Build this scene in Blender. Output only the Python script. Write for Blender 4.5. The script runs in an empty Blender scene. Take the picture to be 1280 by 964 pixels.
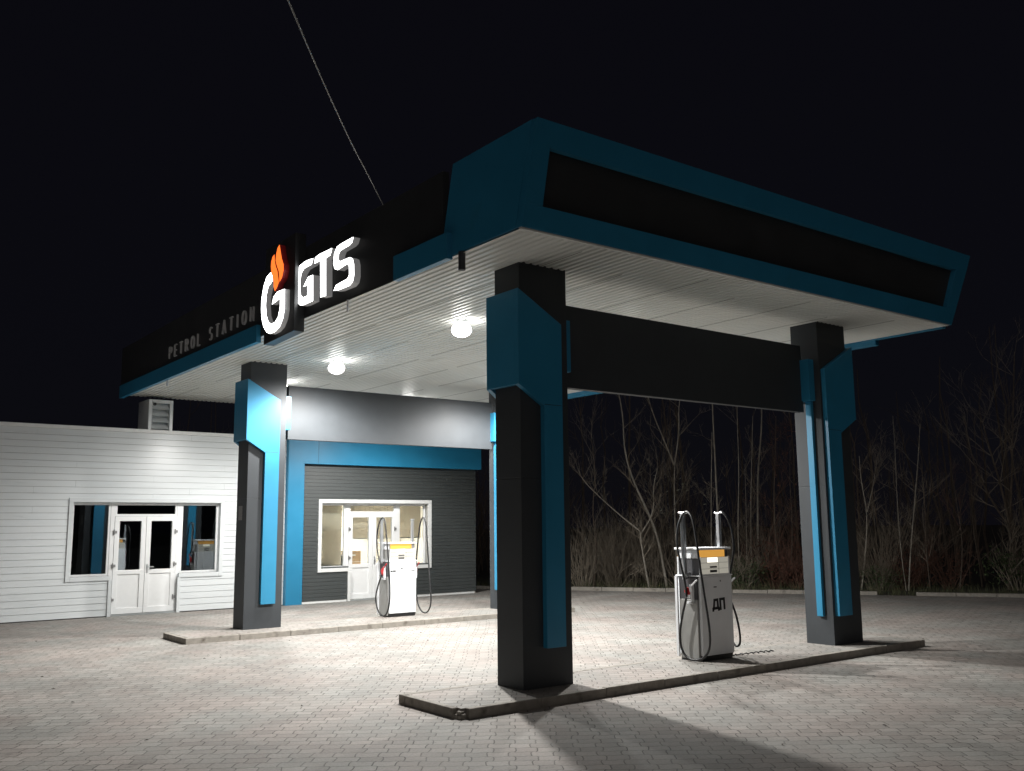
import bpy, bmesh, math, random
from mathutils import Vector, Matrix
R = math.radians
sc = bpy.context.scene
COL = sc.collection
rnd = random.Random(7)

# ------------------------------------------------------------------ camera
F_PX, W_PX, H_PX = 1175.4, 1280.0, 964.0
CAM = Vector((-7.079, -9.152, 2.05))
_y, _p, _r = R(-37.225), R(8.439), R(-0.601)
FW = Vector((-math.sin(_y) * math.cos(_p), math.cos(_y) * math.cos(_p), math.sin(_p)))
_rt = Vector((math.cos(_y), math.sin(_y), 0)); _up = _rt.cross(FW)
RT = _rt * math.cos(_r) + _up * math.sin(_r)
UP = -_rt * math.sin(_r) + _up * math.cos(_r)
cam = bpy.data.cameras.new('camera'); cam_o = bpy.data.objects.new('camera', cam)
COL.objects.link(cam_o); sc.camera = cam_o
cam.sensor_width = 36; cam.lens = 36 * F_PX / W_PX
cam.clip_start = 0.05; cam.clip_end = 2000
M = Matrix((RT, UP, -FW)).transposed().to_4x4(); M.translation = CAM
cam_o.matrix_world = M

def ray(u, v): return FW + RT * ((u - 640) / F_PX) - UP * ((v - 482) / F_PX)
def plane_pt(u, v, axis, val):
    d = ray(u, v); t = (val - CAM[axis]) / d[axis]
    return CAM + d * t
def depth_pt(u, v, depth): return CAM + ray(u, v) * depth
def depth_of(p): return (p - CAM).dot(FW)

# ------------------------------------------------------------------ materials
def mat(name, col, rough=0.5, var=0.08, scale=6.0, bump=0.0, bscale=80.0, metal=0.0, spec=0.5, stretch=(1, 1, 1), dirt=None, rvar=0.1):
    m = bpy.data.materials.new(name); m.use_nodes = True
    nt = m.node_tree; n = nt.nodes; l = nt.links
    b = n['Principled BSDF']
    b.inputs['Roughness'].default_value = rough; b.inputs['Metallic'].default_value = metal
    b.inputs['Specular IOR Level'].default_value = spec
    tc = n.new('ShaderNodeTexCoord'); mp = n.new('ShaderNodeMapping'); mp.inputs['Scale'].default_value = stretch
    l.new(tc.outputs['Object'], mp.inputs['Vector'])
    nz = n.new('ShaderNodeTexNoise'); nz.inputs['Scale'].default_value = scale; nz.inputs['Detail'].default_value = 5
    l.new(mp.outputs[0], nz.inputs['Vector'])
    cr = n.new('ShaderNodeValToRGB'); e = cr.color_ramp.elements
    e[0].position = .3; e[1].position = .7
    e[0].color = (*[c * (1 - var) for c in col], 1); e[1].color = (*[min(1, c * (1 + var)) for c in col], 1)
    l.new(nz.outputs['Fac'], cr.inputs[0])
    out = cr.outputs[0]
    if dirt:
        n2 = n.new('ShaderNodeTexNoise'); n2.inputs['Scale'].default_value = dirt[1]; n2.inputs['Detail'].default_value = 8
        l.new(mp.outputs[0], n2.inputs['Vector'])
        c2 = n.new('ShaderNodeValToRGB'); c2.color_ramp.elements[0].position = dirt[2]; c2.color_ramp.elements[1].position = dirt[2] + .2
        l.new(n2.outputs['Fac'], c2.inputs[0])
        mx = n.new('ShaderNodeMix'); mx.data_type = 'RGBA'
        l.new(c2.outputs[0], mx.inputs[0]); l.new(out, mx.inputs[6]); mx.inputs[7].default_value = (*dirt[0], 1)
        out = mx.outputs[2]
    l.new(out, b.inputs['Base Color'])
    if rvar:
        mr = n.new('ShaderNodeMapRange'); mr.inputs[3].default_value = max(.02, rough - rvar); mr.inputs[4].default_value = min(1, rough + rvar)
        l.new(nz.outputs['Fac'], mr.inputs[0]); l.new(mr.outputs[0], b.inputs['Roughness'])
    if bump:
        n3 = n.new('ShaderNodeTexNoise'); n3.inputs['Scale'].default_value = bscale; n3.inputs['Detail'].default_value = 4
        l.new(mp.outputs[0], n3.inputs['Vector'])
        bp = n.new('ShaderNodeBump'); bp.inputs['Strength'].default_value = bump; bp.inputs['Distance'].default_value = .01
        l.new(n3.outputs['Fac'], bp.inputs['Height']); l.new(bp.outputs[0], b.inputs['Normal'])
    return m

def emit(name, col, strength, base=(.8, .8, .8)):
    m = bpy.data.materials.new(name); m.use_nodes = True
    b = m.node_tree.nodes['Principled BSDF']
    b.inputs['Base Color'].default_value = (*base, 1)
    b.inputs['Emission Color'].default_value = (*col, 1); b.inputs['Emission Strength'].default_value = strength
    b.inputs['Roughness'].default_value = .4
    return m

def glass(name, refl, tint):
    m = bpy.data.materials.new(name); m.use_nodes = True
    nt = m.node_tree; n = nt.nodes; l = nt.links
    n.remove(n['Principled BSDF'])
    tr = n.new('ShaderNodeBsdfTransparent'); tr.inputs[0].default_value = (*tint, 1)
    gl = n.new('ShaderNodeBsdfGlossy'); gl.inputs['Roughness'].default_value = .015; gl.inputs[0].default_value = (.9, .95, 1, 1)
    fr = n.new('ShaderNodeFresnel'); fr.inputs[0].default_value = 1.5
    nz = n.new('ShaderNodeTexNoise'); nz.inputs['Scale'].default_value = 1.2
    tc = n.new('ShaderNodeTexCoord'); l.new(tc.outputs['Object'], nz.inputs['Vector'])
    bp = n.new('ShaderNodeBump'); bp.inputs['Strength'].default_value = .04; bp.inputs['Distance'].default_value = .02
    l.new(nz.outputs['Fac'], bp.inputs['Height']); l.new(bp.outputs[0], gl.inputs['Normal'])
    ad = n.new('ShaderNodeMath'); ad.operation = 'MULTIPLY_ADD'; ad.inputs[1].default_value = 1.0; ad.inputs[2].default_value = refl
    ad.use_clamp = True
    l.new(fr.outputs[0], ad.inputs[0])
    mx = n.new('ShaderNodeMixShader'); l.new(ad.outputs[0], mx.inputs[0]); l.new(tr.outputs[0], mx.inputs[1]); l.new(gl.outputs[0], mx.inputs[2])
    l.new(mx.outputs[0], n['Material Output'].inputs[0])
    return m

def paving(name, c1, c2, mortar, moist=1.0):
    m = bpy.data.materials.new(name); m.use_nodes = True
    nt = m.node_tree; n = nt.nodes; l = nt.links; b = n['Principled BSDF']
    tc = n.new('ShaderNodeTexCoord'); sp = n.new('ShaderNodeSeparateXYZ')
    # slow wander so that the laid rows are not ruler straight
    wn = n.new('ShaderNodeTexNoise'); wn.inputs['Scale'].default_value = .55; wn.inputs['Detail'].default_value = 3
    l.new(tc.outputs['Object'], wn.inputs['Vector'])
    rot = n.new('ShaderNodeMapping'); rot.inputs['Rotation'].default_value = (0, 0, R(37.5)); l.new(tc.outputs['Object'], rot.inputs['Vector'])
    ws = n.new('ShaderNodeVectorMath'); ws.operation = 'MULTIPLY_ADD'; ws.inputs[1].default_value = (.16, .16, 0); 
    l.new(wn.outputs['Color'], ws.inputs[0]); l.new(rot.outputs[0], ws.inputs[2])
    wn2 = n.new('ShaderNodeTexNoise'); wn2.inputs['Scale'].default_value = 4.0; wn2.inputs['Detail'].default_value = 2; l.new(rot.outputs[0], wn2.inputs['Vector'])
    ws2 = n.new('ShaderNodeVectorMath'); ws2.operation = 'MULTIPLY_ADD'; ws2.inputs[1].default_value = (.045, .03, 0); l.new(wn2.outputs['Color'], ws2.inputs[0]); l.new(ws.outputs[0], ws2.inputs[2])
    l.new(ws2.outputs[0], sp.inputs[0])
    def mth(op, a, bb, c=None):
        k = n.new('ShaderNodeMath'); k.operation = op
        for i, x in enumerate([a, bb, c]):
            if x is None: continue
            if isinstance(x, (int, float)): k.inputs[i].default_value = x
            else: l.new(x, k.inputs[i])
        return k.outputs[0]
    X, Y = sp.outputs[0], sp.outputs[1]
    clampn = lambda a: mth('MAXIMUM', mth('MINIMUM', mth('MULTIPLY', a, 1.9), 1.0), -1.0)
    sx = clampn(mth('SINE', mth('MULTIPLY', Y, 2 * math.pi / .33), None))
    sy = clampn(mth('SINE', mth('MULTIPLY', X, 2 * math.pi / .2), None))
    x2 = mth('MULTIPLY_ADD', sx, .013, X); y2 = mth('MULTIPLY_ADD', sy, .008, Y)
    cb = n.new('ShaderNodeCombineXYZ'); l.new(x2, cb.inputs[0]); l.new(y2, cb.inputs[1])
    br = n.new('ShaderNodeTexBrick'); br.inputs['Scale'].default_value = 1
    br.offset = .17; br.offset_frequency = 2; br.inputs['Brick Width'].default_value = .2; br.inputs['Row Height'].default_value = .165
    br.inputs['Mortar Size'].default_value = .0062; br.inputs['Mortar Smooth'].default_value = .3; br.inputs['Bias'].default_value = -.05
    br.inputs['Color1'].default_value = (*c1, 1); br.inputs['Color2'].default_value = (*c2, 1); br.inputs['Mortar'].default_value = (*mortar, 1)
    l.new(cb.outputs[0], br.inputs['Vector'])
    # stains
    n1 = n.new('ShaderNodeTexNoise'); n1.inputs['Scale'].default_value = .45; n1.inputs['Detail'].default_value = 9; n1.inputs['Roughness'].default_value = .62
    l.new(tc.outputs['Object'], n1.inputs['Vector'])
    r1 = n.new('ShaderNodeMapRange'); r1.inputs[1].default_value = .3; r1.inputs[2].default_value = .7; r1.inputs[3].default_value = .74; r1.inputs[4].default_value = 1.12
    l.new(n1.outputs['Fac'], r1.inputs[0])
    n2 = n.new('ShaderNodeTexNoise'); n2.inputs['Scale'].default_value = 38; n2.inputs['Detail'].default_value = 6
    l.new(tc.outputs['Object'], n2.inputs['Vector'])
    r2 = n.new('ShaderNodeMapRange'); r2.inputs[3].default_value = .72; r2.inputs[4].default_value = 1.28
    l.new(n2.outputs['Fac'], r2.inputs[0])
    n4 = n.new('ShaderNodeTexNoise'); n4.inputs['Scale'].default_value = 2.6; n4.inputs['Detail'].default_value = 7; n4.inputs['Roughness'].default_value = .7
    l.new(tc.outputs['Object'], n4.inputs['Vector'])
    r4 = n.new('ShaderNodeMapRange'); r4.inputs[1].default_value = .62; r4.inputs[2].default_value = .76; r4.inputs[3].default_value = 1.0; r4.inputs[4].default_value = .5
    l.new(n4.outputs['Fac'], r4.inputs[0])
    k = mth('MULTIPLY', mth('MULTIPLY', r1.outputs[0], r2.outputs[0]), r4.outputs[0])
    # dust swept into the joints in patches
    n5 = n.new('ShaderNodeTexNoise'); n5.inputs['Scale'].default_value = 1.1; n5.inputs['Detail'].default_value = 8; n5.inputs['Roughness'].default_value = .65
    l.new(tc.outputs['Object'], n5.inputs['Vector'])
    r5 = n.new('ShaderNodeMapRange'); r5.inputs[1].default_value = .38; r5.inputs[2].default_value = .66; r5.inputs[3].default_value = 0.0; r5.inputs[4].default_value = .7
    l.new(n5.outputs['Fac'], r5.inputs[0])
    dm = n.new('ShaderNodeMix'); dm.data_type = 'RGBA'; l.new(r5.outputs[0], dm.inputs[0]); l.new(br.outputs['Color'], dm.inputs[6])
    dm.inputs[7].default_value = (*[(a + b_) * .49 for a, b_ in zip(c1, c2)], 1)
    vm = n.new('ShaderNodeVectorMath'); vm.operation = 'SCALE'; l.new(dm.outputs[2], vm.inputs[0]); l.new(k, vm.inputs['Scale'])
    l.new(vm.outputs[0], b.inputs['Base Color'])
    n6 = n.new('ShaderNodeTexNoise'); n6.inputs['Scale'].default_value = .8; n6.inputs['Detail'].default_value = 4; l.new(tc.outputs['Object'], n6.inputs['Vector'])
    tint = n.new('ShaderNodeMix'); tint.data_type = 'RGBA'; tint.inputs[6].default_value = (.97, 1.0, .985, 1); tint.inputs[7].default_value = (1.05, .985, .955, 1)
    r6 = n.new('ShaderNodeMapRange'); r6.inputs[1].default_value = .38; r6.inputs[2].default_value = .62; l.new(n6.outputs['Fac'], r6.inputs[0]); l.new(r6.outputs[0], tint.inputs[0])
    tm = n.new('ShaderNodeVectorMath'); tm.operation = 'MULTIPLY'; l.new(vm.outputs[0], tm.inputs[0]); l.new(tint.outputs[2], tm.inputs[1]); l.new(tm.outputs[0], b.inputs['Base Color'])
    b.inputs['Roughness'].default_value = .82; b.inputs['Specular IOR Level'].default_value = .35
    # height: joints low, each stone a little different, grain
    inv = mth('SUBTRACT', 1.0, br.outputs['Fac'])
    sc1 = n.new('ShaderNodeSeparateColor'); l.new(br.outputs['Color'], sc1.inputs[0])
    hh = mth('MULTIPLY_ADD', n2.outputs['Fac'], .35, inv)
    hh = mth('MULTIPLY_ADD', n4.outputs['Fac'], .8, hh)
    bp = n.new('ShaderNodeBump'); bp.inputs['Strength'].default_value = .9; bp.inputs['Distance'].default_value = .009
    l.new(hh, bp.inputs['Height']); l.new(bp.outputs[0], b.inputs['Normal'])
    return m

BLUE = (.025, .21, .37)
DARK = (.042, .047, .052)
m_blue = mat('blue composite panel', BLUE, .38, .05, 2.0, rvar=.06, dirt=((.03, .17, .26), 1.3, .66))
m_bluewall = mat('blue painted portal panel', (.02, .21, .38), .42, .06, 2.0)
m_dark = mat('anthracite composite panel', DARK, .55, .07, 3.0, rvar=.06, spec=.3, bump=.02, bscale=3)
m_fdark = mat('black fascia sheet', (.034, .036, .038), .5, .1, 2.0)
m_siding = mat('white vinyl siding', (.65, .68, .69), .3, .03, 3.0, rvar=.08, stretch=(.4, 1, 4), dirt=((.55, .55, .53), 2.2, .68))
m_trim = mat('white window trim', (.76, .77, .76), .35, .03, 8)
m_upvc = mat('white plastic frame', (.8, .81, .81), .25, .02, 8, rvar=.05)
m_dsiding = mat('anthracite siding', (.055, .062, .062), .5, .08, 4, stretch=(.4, 1, 5))
m_soffit = mat('white corrugated soffit sheet', (.68, .69, .66), .4, .04, 1.5, stretch=(1, .25, 1), dirt=((.5, .49, .45), 2.5, .66))
m_seam = mat('dark seam', (.13, .13, .125), .8, .6, 3)
m_roof = mat('grey roof sheet', (.2, .2, .2), .6)
m_kerb = mat('worn concrete kerb', (.27, .25, .22), .9, .16, 9, bump=.5, bscale=60, dirt=((.1, .085, .07), 5, .58))
m_pave = paving('interlocking concrete paving', (.245, .232, .218), (.335, .318, .30), (.075, .07, .063))
m_soil = mat('dry soil and leaf litter', (.035, .03, .024), .95, .35, 3, bump=.6, bscale=20)
m_white = mat('white powder coated steel', (.74, .76, .78), .33, .03, 5, dirt=((.56, .55, .52), 6, .7))
m_pumpgrey = mat('grey pump side panel', (.30, .30, .29), .42, .08, 7, metal=.25)
m_pumpdark = mat('dark grey pump recess', (.06, .06, .065), .5, .1)
m_black = mat('black rubber', (.012, .012, .013), .45, .1, 20)
m_steel = mat('brushed steel tube', (.62, .63, .64), .32, .05, 10, metal=.85)
m_red = mat('red nozzle grip', (.5, .03, .035), .4, .08)
m_orange = mat('orange lamp strip', (.75, .36, .04), .4, .05)
m_letterside = emit('glowing acrylic letter return', (1, 1, 1), .07, (.6, .6, .6))
m_text = mat('pale grey lettering', (.56, .57, .58), .5, .05, 10)
m_ink = mat('black sticker ink', (.008, .008, .008), .5, .02)
m_paper = mat('grey notice paper', (.22, .22, .22), .6, .25, 60)
m_blind = mat('beige fabric blind', (.62, .565, .49), .9, .05, 90, stretch=(1, 1, 1))
_n = m_blind.node_tree; _p = _n.nodes['Principled BSDF']; _t = _n.nodes.new('ShaderNodeBsdfTranslucent'); _t.inputs[0].default_value = (.62, .575, .50, 1)
_m = _n.nodes.new('ShaderNodeMixShader'); _m.inputs[0].default_value = .5; _n.links.new(_p.outputs[0], _m.inputs[1]); _n.links.new(_t.outputs[0], _m.inputs[2]); _n.links.new(_m.outputs[0], _n.nodes['Material Output'].inputs[0])
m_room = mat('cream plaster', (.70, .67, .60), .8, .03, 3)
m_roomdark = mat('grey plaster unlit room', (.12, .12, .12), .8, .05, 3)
m_floor = mat('brown tile floor', (.2, .14, .1), .4, .1, 4)
m_wood = mat('light brown board', (.36, .24, .15), .5, .12, 4, stretch=(8, 1, 1))
m_card = mat('brown cardboard', (.4, .28, .17), .8, .1, 10)
m_mon = mat('black plastic', (.012, .012, .014), .3, .05)
m_green = mat('pale green printed sheet', (.35, .58, .44), .7, .3, 9)
m_grey = mat('grey plastic case', (.3, .32, .32), .5, .05)
m_bark = mat('pale bark', (.36, .33, .28), .9, .3, 18, bump=.5, bscale=60, stretch=(1, 1, .3))
m_bark2 = mat('brown bark', (.115, .09, .07), .9, .3, 18, bump=.5, bscale=60)
m_twig = mat('dry grey twigs', (.24, .205, .16), .9, .25, 8)
m_twigred = mat('reddish brown twigs', (.13, .07, .05), .9, .3, 8)
m_leaf = mat('green leaves', (.06, .085, .035), .6, .3, 9)
m_leafpale = mat('pale dry leaves', (.2, .2, .15), .7, .3, 9)
m_leafred = mat('brown dead leaves', (.14, .06, .04), .8, .3, 9)
m_grass = mat('dry grass blades', (.07, .075, .035), .9, .35, 4)
m_litter = mat('dark leaf litter', (.05, .035, .025), .9, .3, 4)
m_wire = mat('pale cable sheath', (.38, .38, .37), .5, .03)
m_brass = mat('grey hinge metal', (.28, .28, .28), .4, .05, metal=.6)
m_lamp = emit('lit lamp diffuser', (1.0, .985, .95), 9)
m_letter = emit('lit white letter face', (1, 1, 1), 5.0)
m_flame = emit('lit orange flame face', (1.0, .17, .025), 1.25, (.6, .1, .02))
m_pumplamp = emit('lit pump display', (1, .95, .8), .22, (.42, .41, .37))
m_pumpglow = emit('pump display lit band', (1, .95, .8), 1.3, (.7, .68, .6))
m_orangelit = emit('lit orange band', (1, .5, .1), .42, (.6, .3, .05))
m_roomlamp = emit('lit ceiling panel', (1, .97, .92), 270)
m_glassd = glass('window glass dark room', .10, (.55, .6, .6))
m_glassl = glass('window glass lit room', .02, (.92, .95, .94))

# ------------------------------------------------------------------ mesh building
class MB:
    def __init__(s): s.v = []; s.f = []; s.mi = []
    def add(s, vs, fs, mi=0):
        o = len(s.v); s.v += [tuple(v) for v in vs]
        for f in fs: s.f.append(tuple(i + o for i in f)); s.mi.append(mi)
        return s
    def box(s, x0, x1, y0, y1, z0, z1, mi=0):
        vs = [(x, y, z) for z in (z0, z1) for y in (y0, y1) for x in (x0, x1)]
        return s.add(vs, [(0, 2, 3, 1), (4, 5, 7, 6), (0, 1, 5, 4), (2, 6, 7, 3), (0, 4, 6, 2), (1, 3, 7, 5)], mi)
    def hexa(s, vs, mi=0):   # 8 corners: bottom ring 0-3, top ring 4-7
        return s.add(vs, [(3, 2, 1, 0), (4, 5, 6, 7), (0, 1, 5, 4), (1, 2, 6, 5), (2, 3, 7, 6), (3, 0, 4, 7)], mi)
    def prism(s, poly, fn, d0, d1, mi=0, mi_front=None):
        # poly of 2D points, fn(a, b, d) -> 3D
        n = len(poly)
        A = [fn(a, b, d0) for a, b in poly]; B = [fn(a, b, d1) for a, b in poly]
        s.add(A + B, [(i, (i + 1) % n, n + (i + 1) % n, n + i) for i in range(n)], mi)
        s.add(A, [tuple(range(n))], mi if mi_front is None else mi_front)
        s.add(B, [tuple(range(n))[::-1]], mi)
        return s
    def tube(s, pts, rad, n=8, caps=True, mi=0):
        pts = [Vector(p) for p in pts]; k = len(pts)
        rad = [rad] * k if isinstance(rad, (int, float)) else rad
        nrm = None; rings = []
        for i, p in enumerate(pts):
            t = (pts[min(i + 1, k - 1)] - pts[max(i - 1, 0)])
            if t.length < 1e-9: t = Vector((0, 0, 1))
            t.normalize()
            if nrm is None:
                nrm = t.orthogonal().normalized()
            else:
                nrm = (nrm - t * nrm.dot(t))
                nrm = nrm.normalized() if nrm.length > 1e-6 else t.orthogonal().normalized()
            b = t.cross(nrm)
            rings.append([p + (nrm * math.cos(a) + b * math.sin(a)) * rad[i] for a in [2 * math.pi * j / n for j in range(n)]])
        vs = [q for r_ in rings for q in r_]
        fs = [(i * n + j, i * n + (j + 1) % n, (i + 1) * n + (j + 1) % n, (i + 1) * n + j) for i in range(k - 1) for j in range(n)]
        if caps: fs += [tuple(range(n))[::-1], tuple((k - 1) * n + j for j in range(n))]
        return s.add(vs, fs, mi)
    def cyl(s, a, b, r, n=16, mi=0): return s.tube([a, b], r, n, True, mi)
    def build(s, name, mats, parent=None, bevel=0.0, smooth=False, fix=True, offset=None):
        me = bpy.data.meshes.new(name)
        off = Vector(offset) if offset is not None else None
        vs = s.v if off is None else [tuple(Vector(v) - off) for v in s.v]
        me.from_pydata(vs, [], s.f)
        mats = mats if isinstance(mats, (list, tuple)) else [mats]
        for m in mats: me.materials.append(m)
        if len(mats) > 1: me.polygons.foreach_set('material_index', s.mi)
        if fix:
            bm = bmesh.new(); bm.from_mesh(me)
            bmesh.ops.remove_doubles(bm, verts=bm.verts, dist=1e-5)
            bmesh.ops.recalc_face_normals(bm, faces=bm.faces)
            if any(len(f.verts) > 4 for f in bm.faces):
                bmesh.ops.triangulate(bm, faces=[f for f in bm.faces if len(f.verts) > 4])
            bm.to_mesh(me); bm.free()
        if smooth: me.polygons.foreach_set('use_smooth', [True] * len(me.polygons))
        me.update()
        o = bpy.data.objects.new(name, me); COL.objects.link(o)
        if parent: o.parent = parent
        if bevel:
            b = o.modifiers.new('bevel', 'BEVEL'); b.width = bevel; b.segments = 2; b.limit_method = 'ANGLE'; b.angle_limit = R(40)
        return o

def thing(name, label, cat, loc=(0, 0, 0), rz=0, group=None):
    o = bpy.data.objects.new(name, None); COL.objects.link(o); o.empty_display_size = .2
    o.location = loc; o.rotation_euler = (0, 0, rz); tag(o, label, cat, group); return o
def tag(o, label, cat, group=None):
    o['label'] = label; o['category'] = cat
    if group: o['group'] = group
    return o
def struct(o, kind='structure'): o['kind'] = kind; return o
def dup(root, loc, label, rz=None, group=None, scale=None):
    r = root.copy(); COL.objects.link(r); r.location = loc; r['label'] = label
    if rz is not None: r.rotation_euler = (0, 0, rz)
    if scale: r.scale = (scale[0], scale[0], scale[1])
    if group: r['group'] = group
    for ch in list(root.children):
        c = ch.copy(); COL.objects.link(c); c.parent = r
        for g in list(ch.children):
            d = g.copy(); COL.objects.link(d); d.parent = c
    return r
def ribbon(pts, w, closed=False):
    # thick polyline as quads list (2D polys), mitred
    pts = [Vector((p[0], p[1])) for p in pts]; n = len(pts); L = []; Rr = []
    for i in range(n):
        a = pts[i - 1] if (i > 0 or closed) else None
        b = pts[(i + 1) % n] if (i < n - 1 or closed) else None
        d1 = (pts[i] - a).normalized() if a is not None else None
        d2 = (b - pts[i]).normalized() if b is not None else None
        if d1 is None: d1 = d2
        if d2 is None: d2 = d1
        n1 = Vector((-d1.y, d1.x)); n2 = Vector((-d2.y, d2.x)); m = (n1 + n2)
        m = m.normalized() if m.length > 1e-6 else n1
        k = 1 / max(.5, m.dot(n1))
        L.append(pts[i] + m * k * w / 2); Rr.append(pts[i] - m * k * w / 2)
    q = []
    for i in range(n if closed else n - 1):
        j = (i + 1) % n; q.append([L[i], L[j], Rr[j], Rr[i]])
    return q
def smooth_pts(pts, it=2, closed=False):
    pts = [Vector(p) for p in pts]
    for _ in range(it):
        new = [] if closed else [pts[0]]
        rng = range(len(pts)) if closed else range(len(pts) - 1)
        for i in rng:
            a, b = pts[i], pts[(i + 1) % len(pts)]
            new += [a * .75 + b * .25, a * .25 + b * .75]
        if not closed: new.append(pts[-1])
        pts = new
    return pts

# ------------------------------------------------------------------ sky and light
w = bpy.data.worlds.new('World'); sc.world = w; w.use_nodes = True
nt = w.node_tree; bg = nt.nodes['Background']
sky = nt.nodes.new('ShaderNodeTexSky'); sky.sky_type = 'NISHITA'; sky.sun_disc = False
sky.sun_elevation = R(20); sky.sun_rotation = R(220); sky.altitude = 200
mixc = nt.nodes.new('ShaderNodeMix'); mixc.data_type = 'RGBA'; mixc.blend_type = 'ADD'; mixc.inputs[0].default_value = 1
skm = nt.nodes.new('ShaderNodeVectorMath'); skm.operation = 'SCALE'; skm.inputs['Scale'].default_value = .0
nt.links.new(sky.outputs[0], skm.inputs[0])
nt.links.new(skm.outputs[0], mixc.inputs[6]); mixc.inputs[7].default_value = (.0022, .0021, .0034, 1)
nt.links.new(mixc.outputs[2], bg.inputs['Color']); bg.inputs['Strength'].default_value = 1.0
SKYMUL = skm.inputs['Scale']; SKYMUL.default_value = .00008

sun = bpy.data.lights.new('night_fill', 'SUN'); sun.energy = .15; sun.angle = R(50); sun.color = (1.0, .92, .86)  # weak wide fill added to lift the shaded front faces, no real source
sun_o = bpy.data.objects.new('night_fill', sun); COL.objects.link(sun_o)
SD = Vector((.62, .75, -.36)).normalized(); sun_o.rotation_euler = SD.to_track_quat('-Z', 'Y').to_euler(); sun_o.location = (-20, -20, 20)
# ------------------------------------------------------------------ ground
ZS, HK = 5.35, .105
KA, KB = Vector((12.6, 13.8, 0)), Vector((19.25, 3.0, 0))       # far kerb line
kd = (KB - KA).normalized(); kn = Vector((-kd.y, kd.x, 0))       # kn points away from the station
if kn.dot(KA) < 0: kn = -kn
K0, K1 = KA - kd * 30, KA + kd * 60
g = MB(); g.add([(-400, -400, -.06), (400, -400, -.06), (400, 400, -.06), (-400, 400, -.06)], [(0, 1, 2, 3)])
struct(g.build('ground', m_soil))
p = MB(); back = [(-70, -70, 0), (K1.x, -70, 0), (K1.x, K1.y, 0), (K0.x, K0.y, 0), (-70, K0.y, 0)]
p.add(back, [(0, 1, 2, 3, 4)])
struct(p.build('paved_forecourt', m_pave))
k = MB(); L = (K1 - K0).length; i = 0; s0 = 0.0
while s0 < L:
    s1 = min(L, s0 + 1.0); a = K0 + kd * (s0 + .006); b = K0 + kd * (s1 - .006)
    jz = rnd.uniform(-.012, .012); jn = rnd.uniform(-.015, .015)
    if not (30 + 8.5 < s0 < 30 + 9.4):
        vs = [a + kn * jn, b + kn * jn, b + kn * (.15 + jn), a + kn * (.15 + jn)]
        k.hexa([(*v.xy, -.05) for v in vs] + [(*v.xy, .10 + jz) for v in vs])
    s0 = s1
struct(k.build('boundary_kerb', m_kerb, bevel=.012))

# ------------------------------------------------------------------ pump islands
def island(x0, x1, y0, y1, label, chip=False):
    t = thing('pump_island', label, 'pump island', (x0, y0, 0), 0, 'raised islands under the canopy')
    kb = MB(); wk = .09
    def run(ax, a, b, c0, c1):
        s = a
        while s < b - 1e-4:
            e = min(b, s + 1.0)
            j = rnd.uniform(-.005, .005)
            if ax == 'x': kb.box(s + .003, e - .003, c0 + j, c1 + j, -.02, HK + rnd.uniform(-.004, .004))
            else: kb.box(c0 + j, c1 + j, s + .003, e - .003, -.02, HK + rnd.uniform(-.004, .004))
            s = e
    xs = x0 + (.13 if chip else 0)
    run('x', xs, x1, y0, y0 + wk); run('x', x0, x1, y1 - wk, y1)
    run('y', y0 + wk + (.05 if chip else 0), y1 - wk, x0, x0 + wk); run('y', y0 + wk, y1 - wk, x1 - wk, x1)
    if chip:   # broken corner stone
        for q in range(7):
            a, b, c = rnd.uniform(.02, .1), rnd.uniform(.01, .1), rnd.uniform(.03, .085)
            kb.box(x0 + a - .02, x0 + a + .045, y0 + b - .015, y0 + b + .05, -.02, c)
    kb.build('kerb_stones', m_kerb, t, bevel=.012, offset=(x0, y0, 0))
    pv = MB(); pv.box(x0 + wk - .01, x1 - wk + .01, y0 + wk - .01, y1 - wk + .01, -.02, HK - .002)
    o = pv.build('paving', m_pave, t)
    o.matrix_parent_inverse = Matrix.Translation((-x0, -y0, 0))
    return t
island(-1.265, 8.0, -.512, .76, 'raised paved pump island nearest the camera with dark dirty kerb and a chipped corner', True)
island(-1.32, 7.85, 8.13, 9.43, 'raised paved pump island in front of the shop with a pale clean kerb')

# ------------------------------------------------------------------ canopy
CX0, CX1, CY0, CY1 = -.82, 8.53, -1.11, 15.25
canopy = thing('station_canopy', 'tall flat petrol station canopy on four dark columns with blue fascia corner and white soffit', 'canopy')
# soffit: trapezoid sheet, ridges along y
s = MB(); pitch = .115; x = CX0 + .008; prof = []
while x < CX1 - .115:
    prof += [(x, ZS), (x + .052, ZS), (x + .066, ZS + .02), (x + .101, ZS + .02)]; x += pitch
vs = [(a, CY0 + .008, b) for a, b in prof] + [(a, CY1, b) for a, b in prof]; n = len(prof)
s.add(vs, [(i, i + 1, n + i + 1, n + i) for i in range(n - 1)])
s.build('soffit', m_soffit, canopy, fix=False)
s = MB(); s.box(CX0 + .004, CX1 - .1, CY0 + .003, CY0 + .045, ZS - .003, ZS + .018); s.build('edge_trim', m_soffit, canopy)
s = MB(); x = CX0 + .008 + pitch * 10 + .012
i = 0
while x < CX1 - .3:
    yq = CY0 + .3 + (i % 2) * .5
    while yq < CY1 - .5:
        ye = min(CY1 - .02, yq + rnd.uniform(2, 5)); s.box(x, x + .011, yq, ye, ZS - .003, ZS + .004); yq = ye + rnd.uniform(.3, 1.2)
    x += pitch * 10; i += 1
s.build('sheet_seam', m_seam, canopy)
s = MB(); s.box(CX0 + .06, CX1 - .06, CY0 + .05, CY1, ZS + .06, ZS + .5); s.build('roof', m_roof, canopy)

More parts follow.
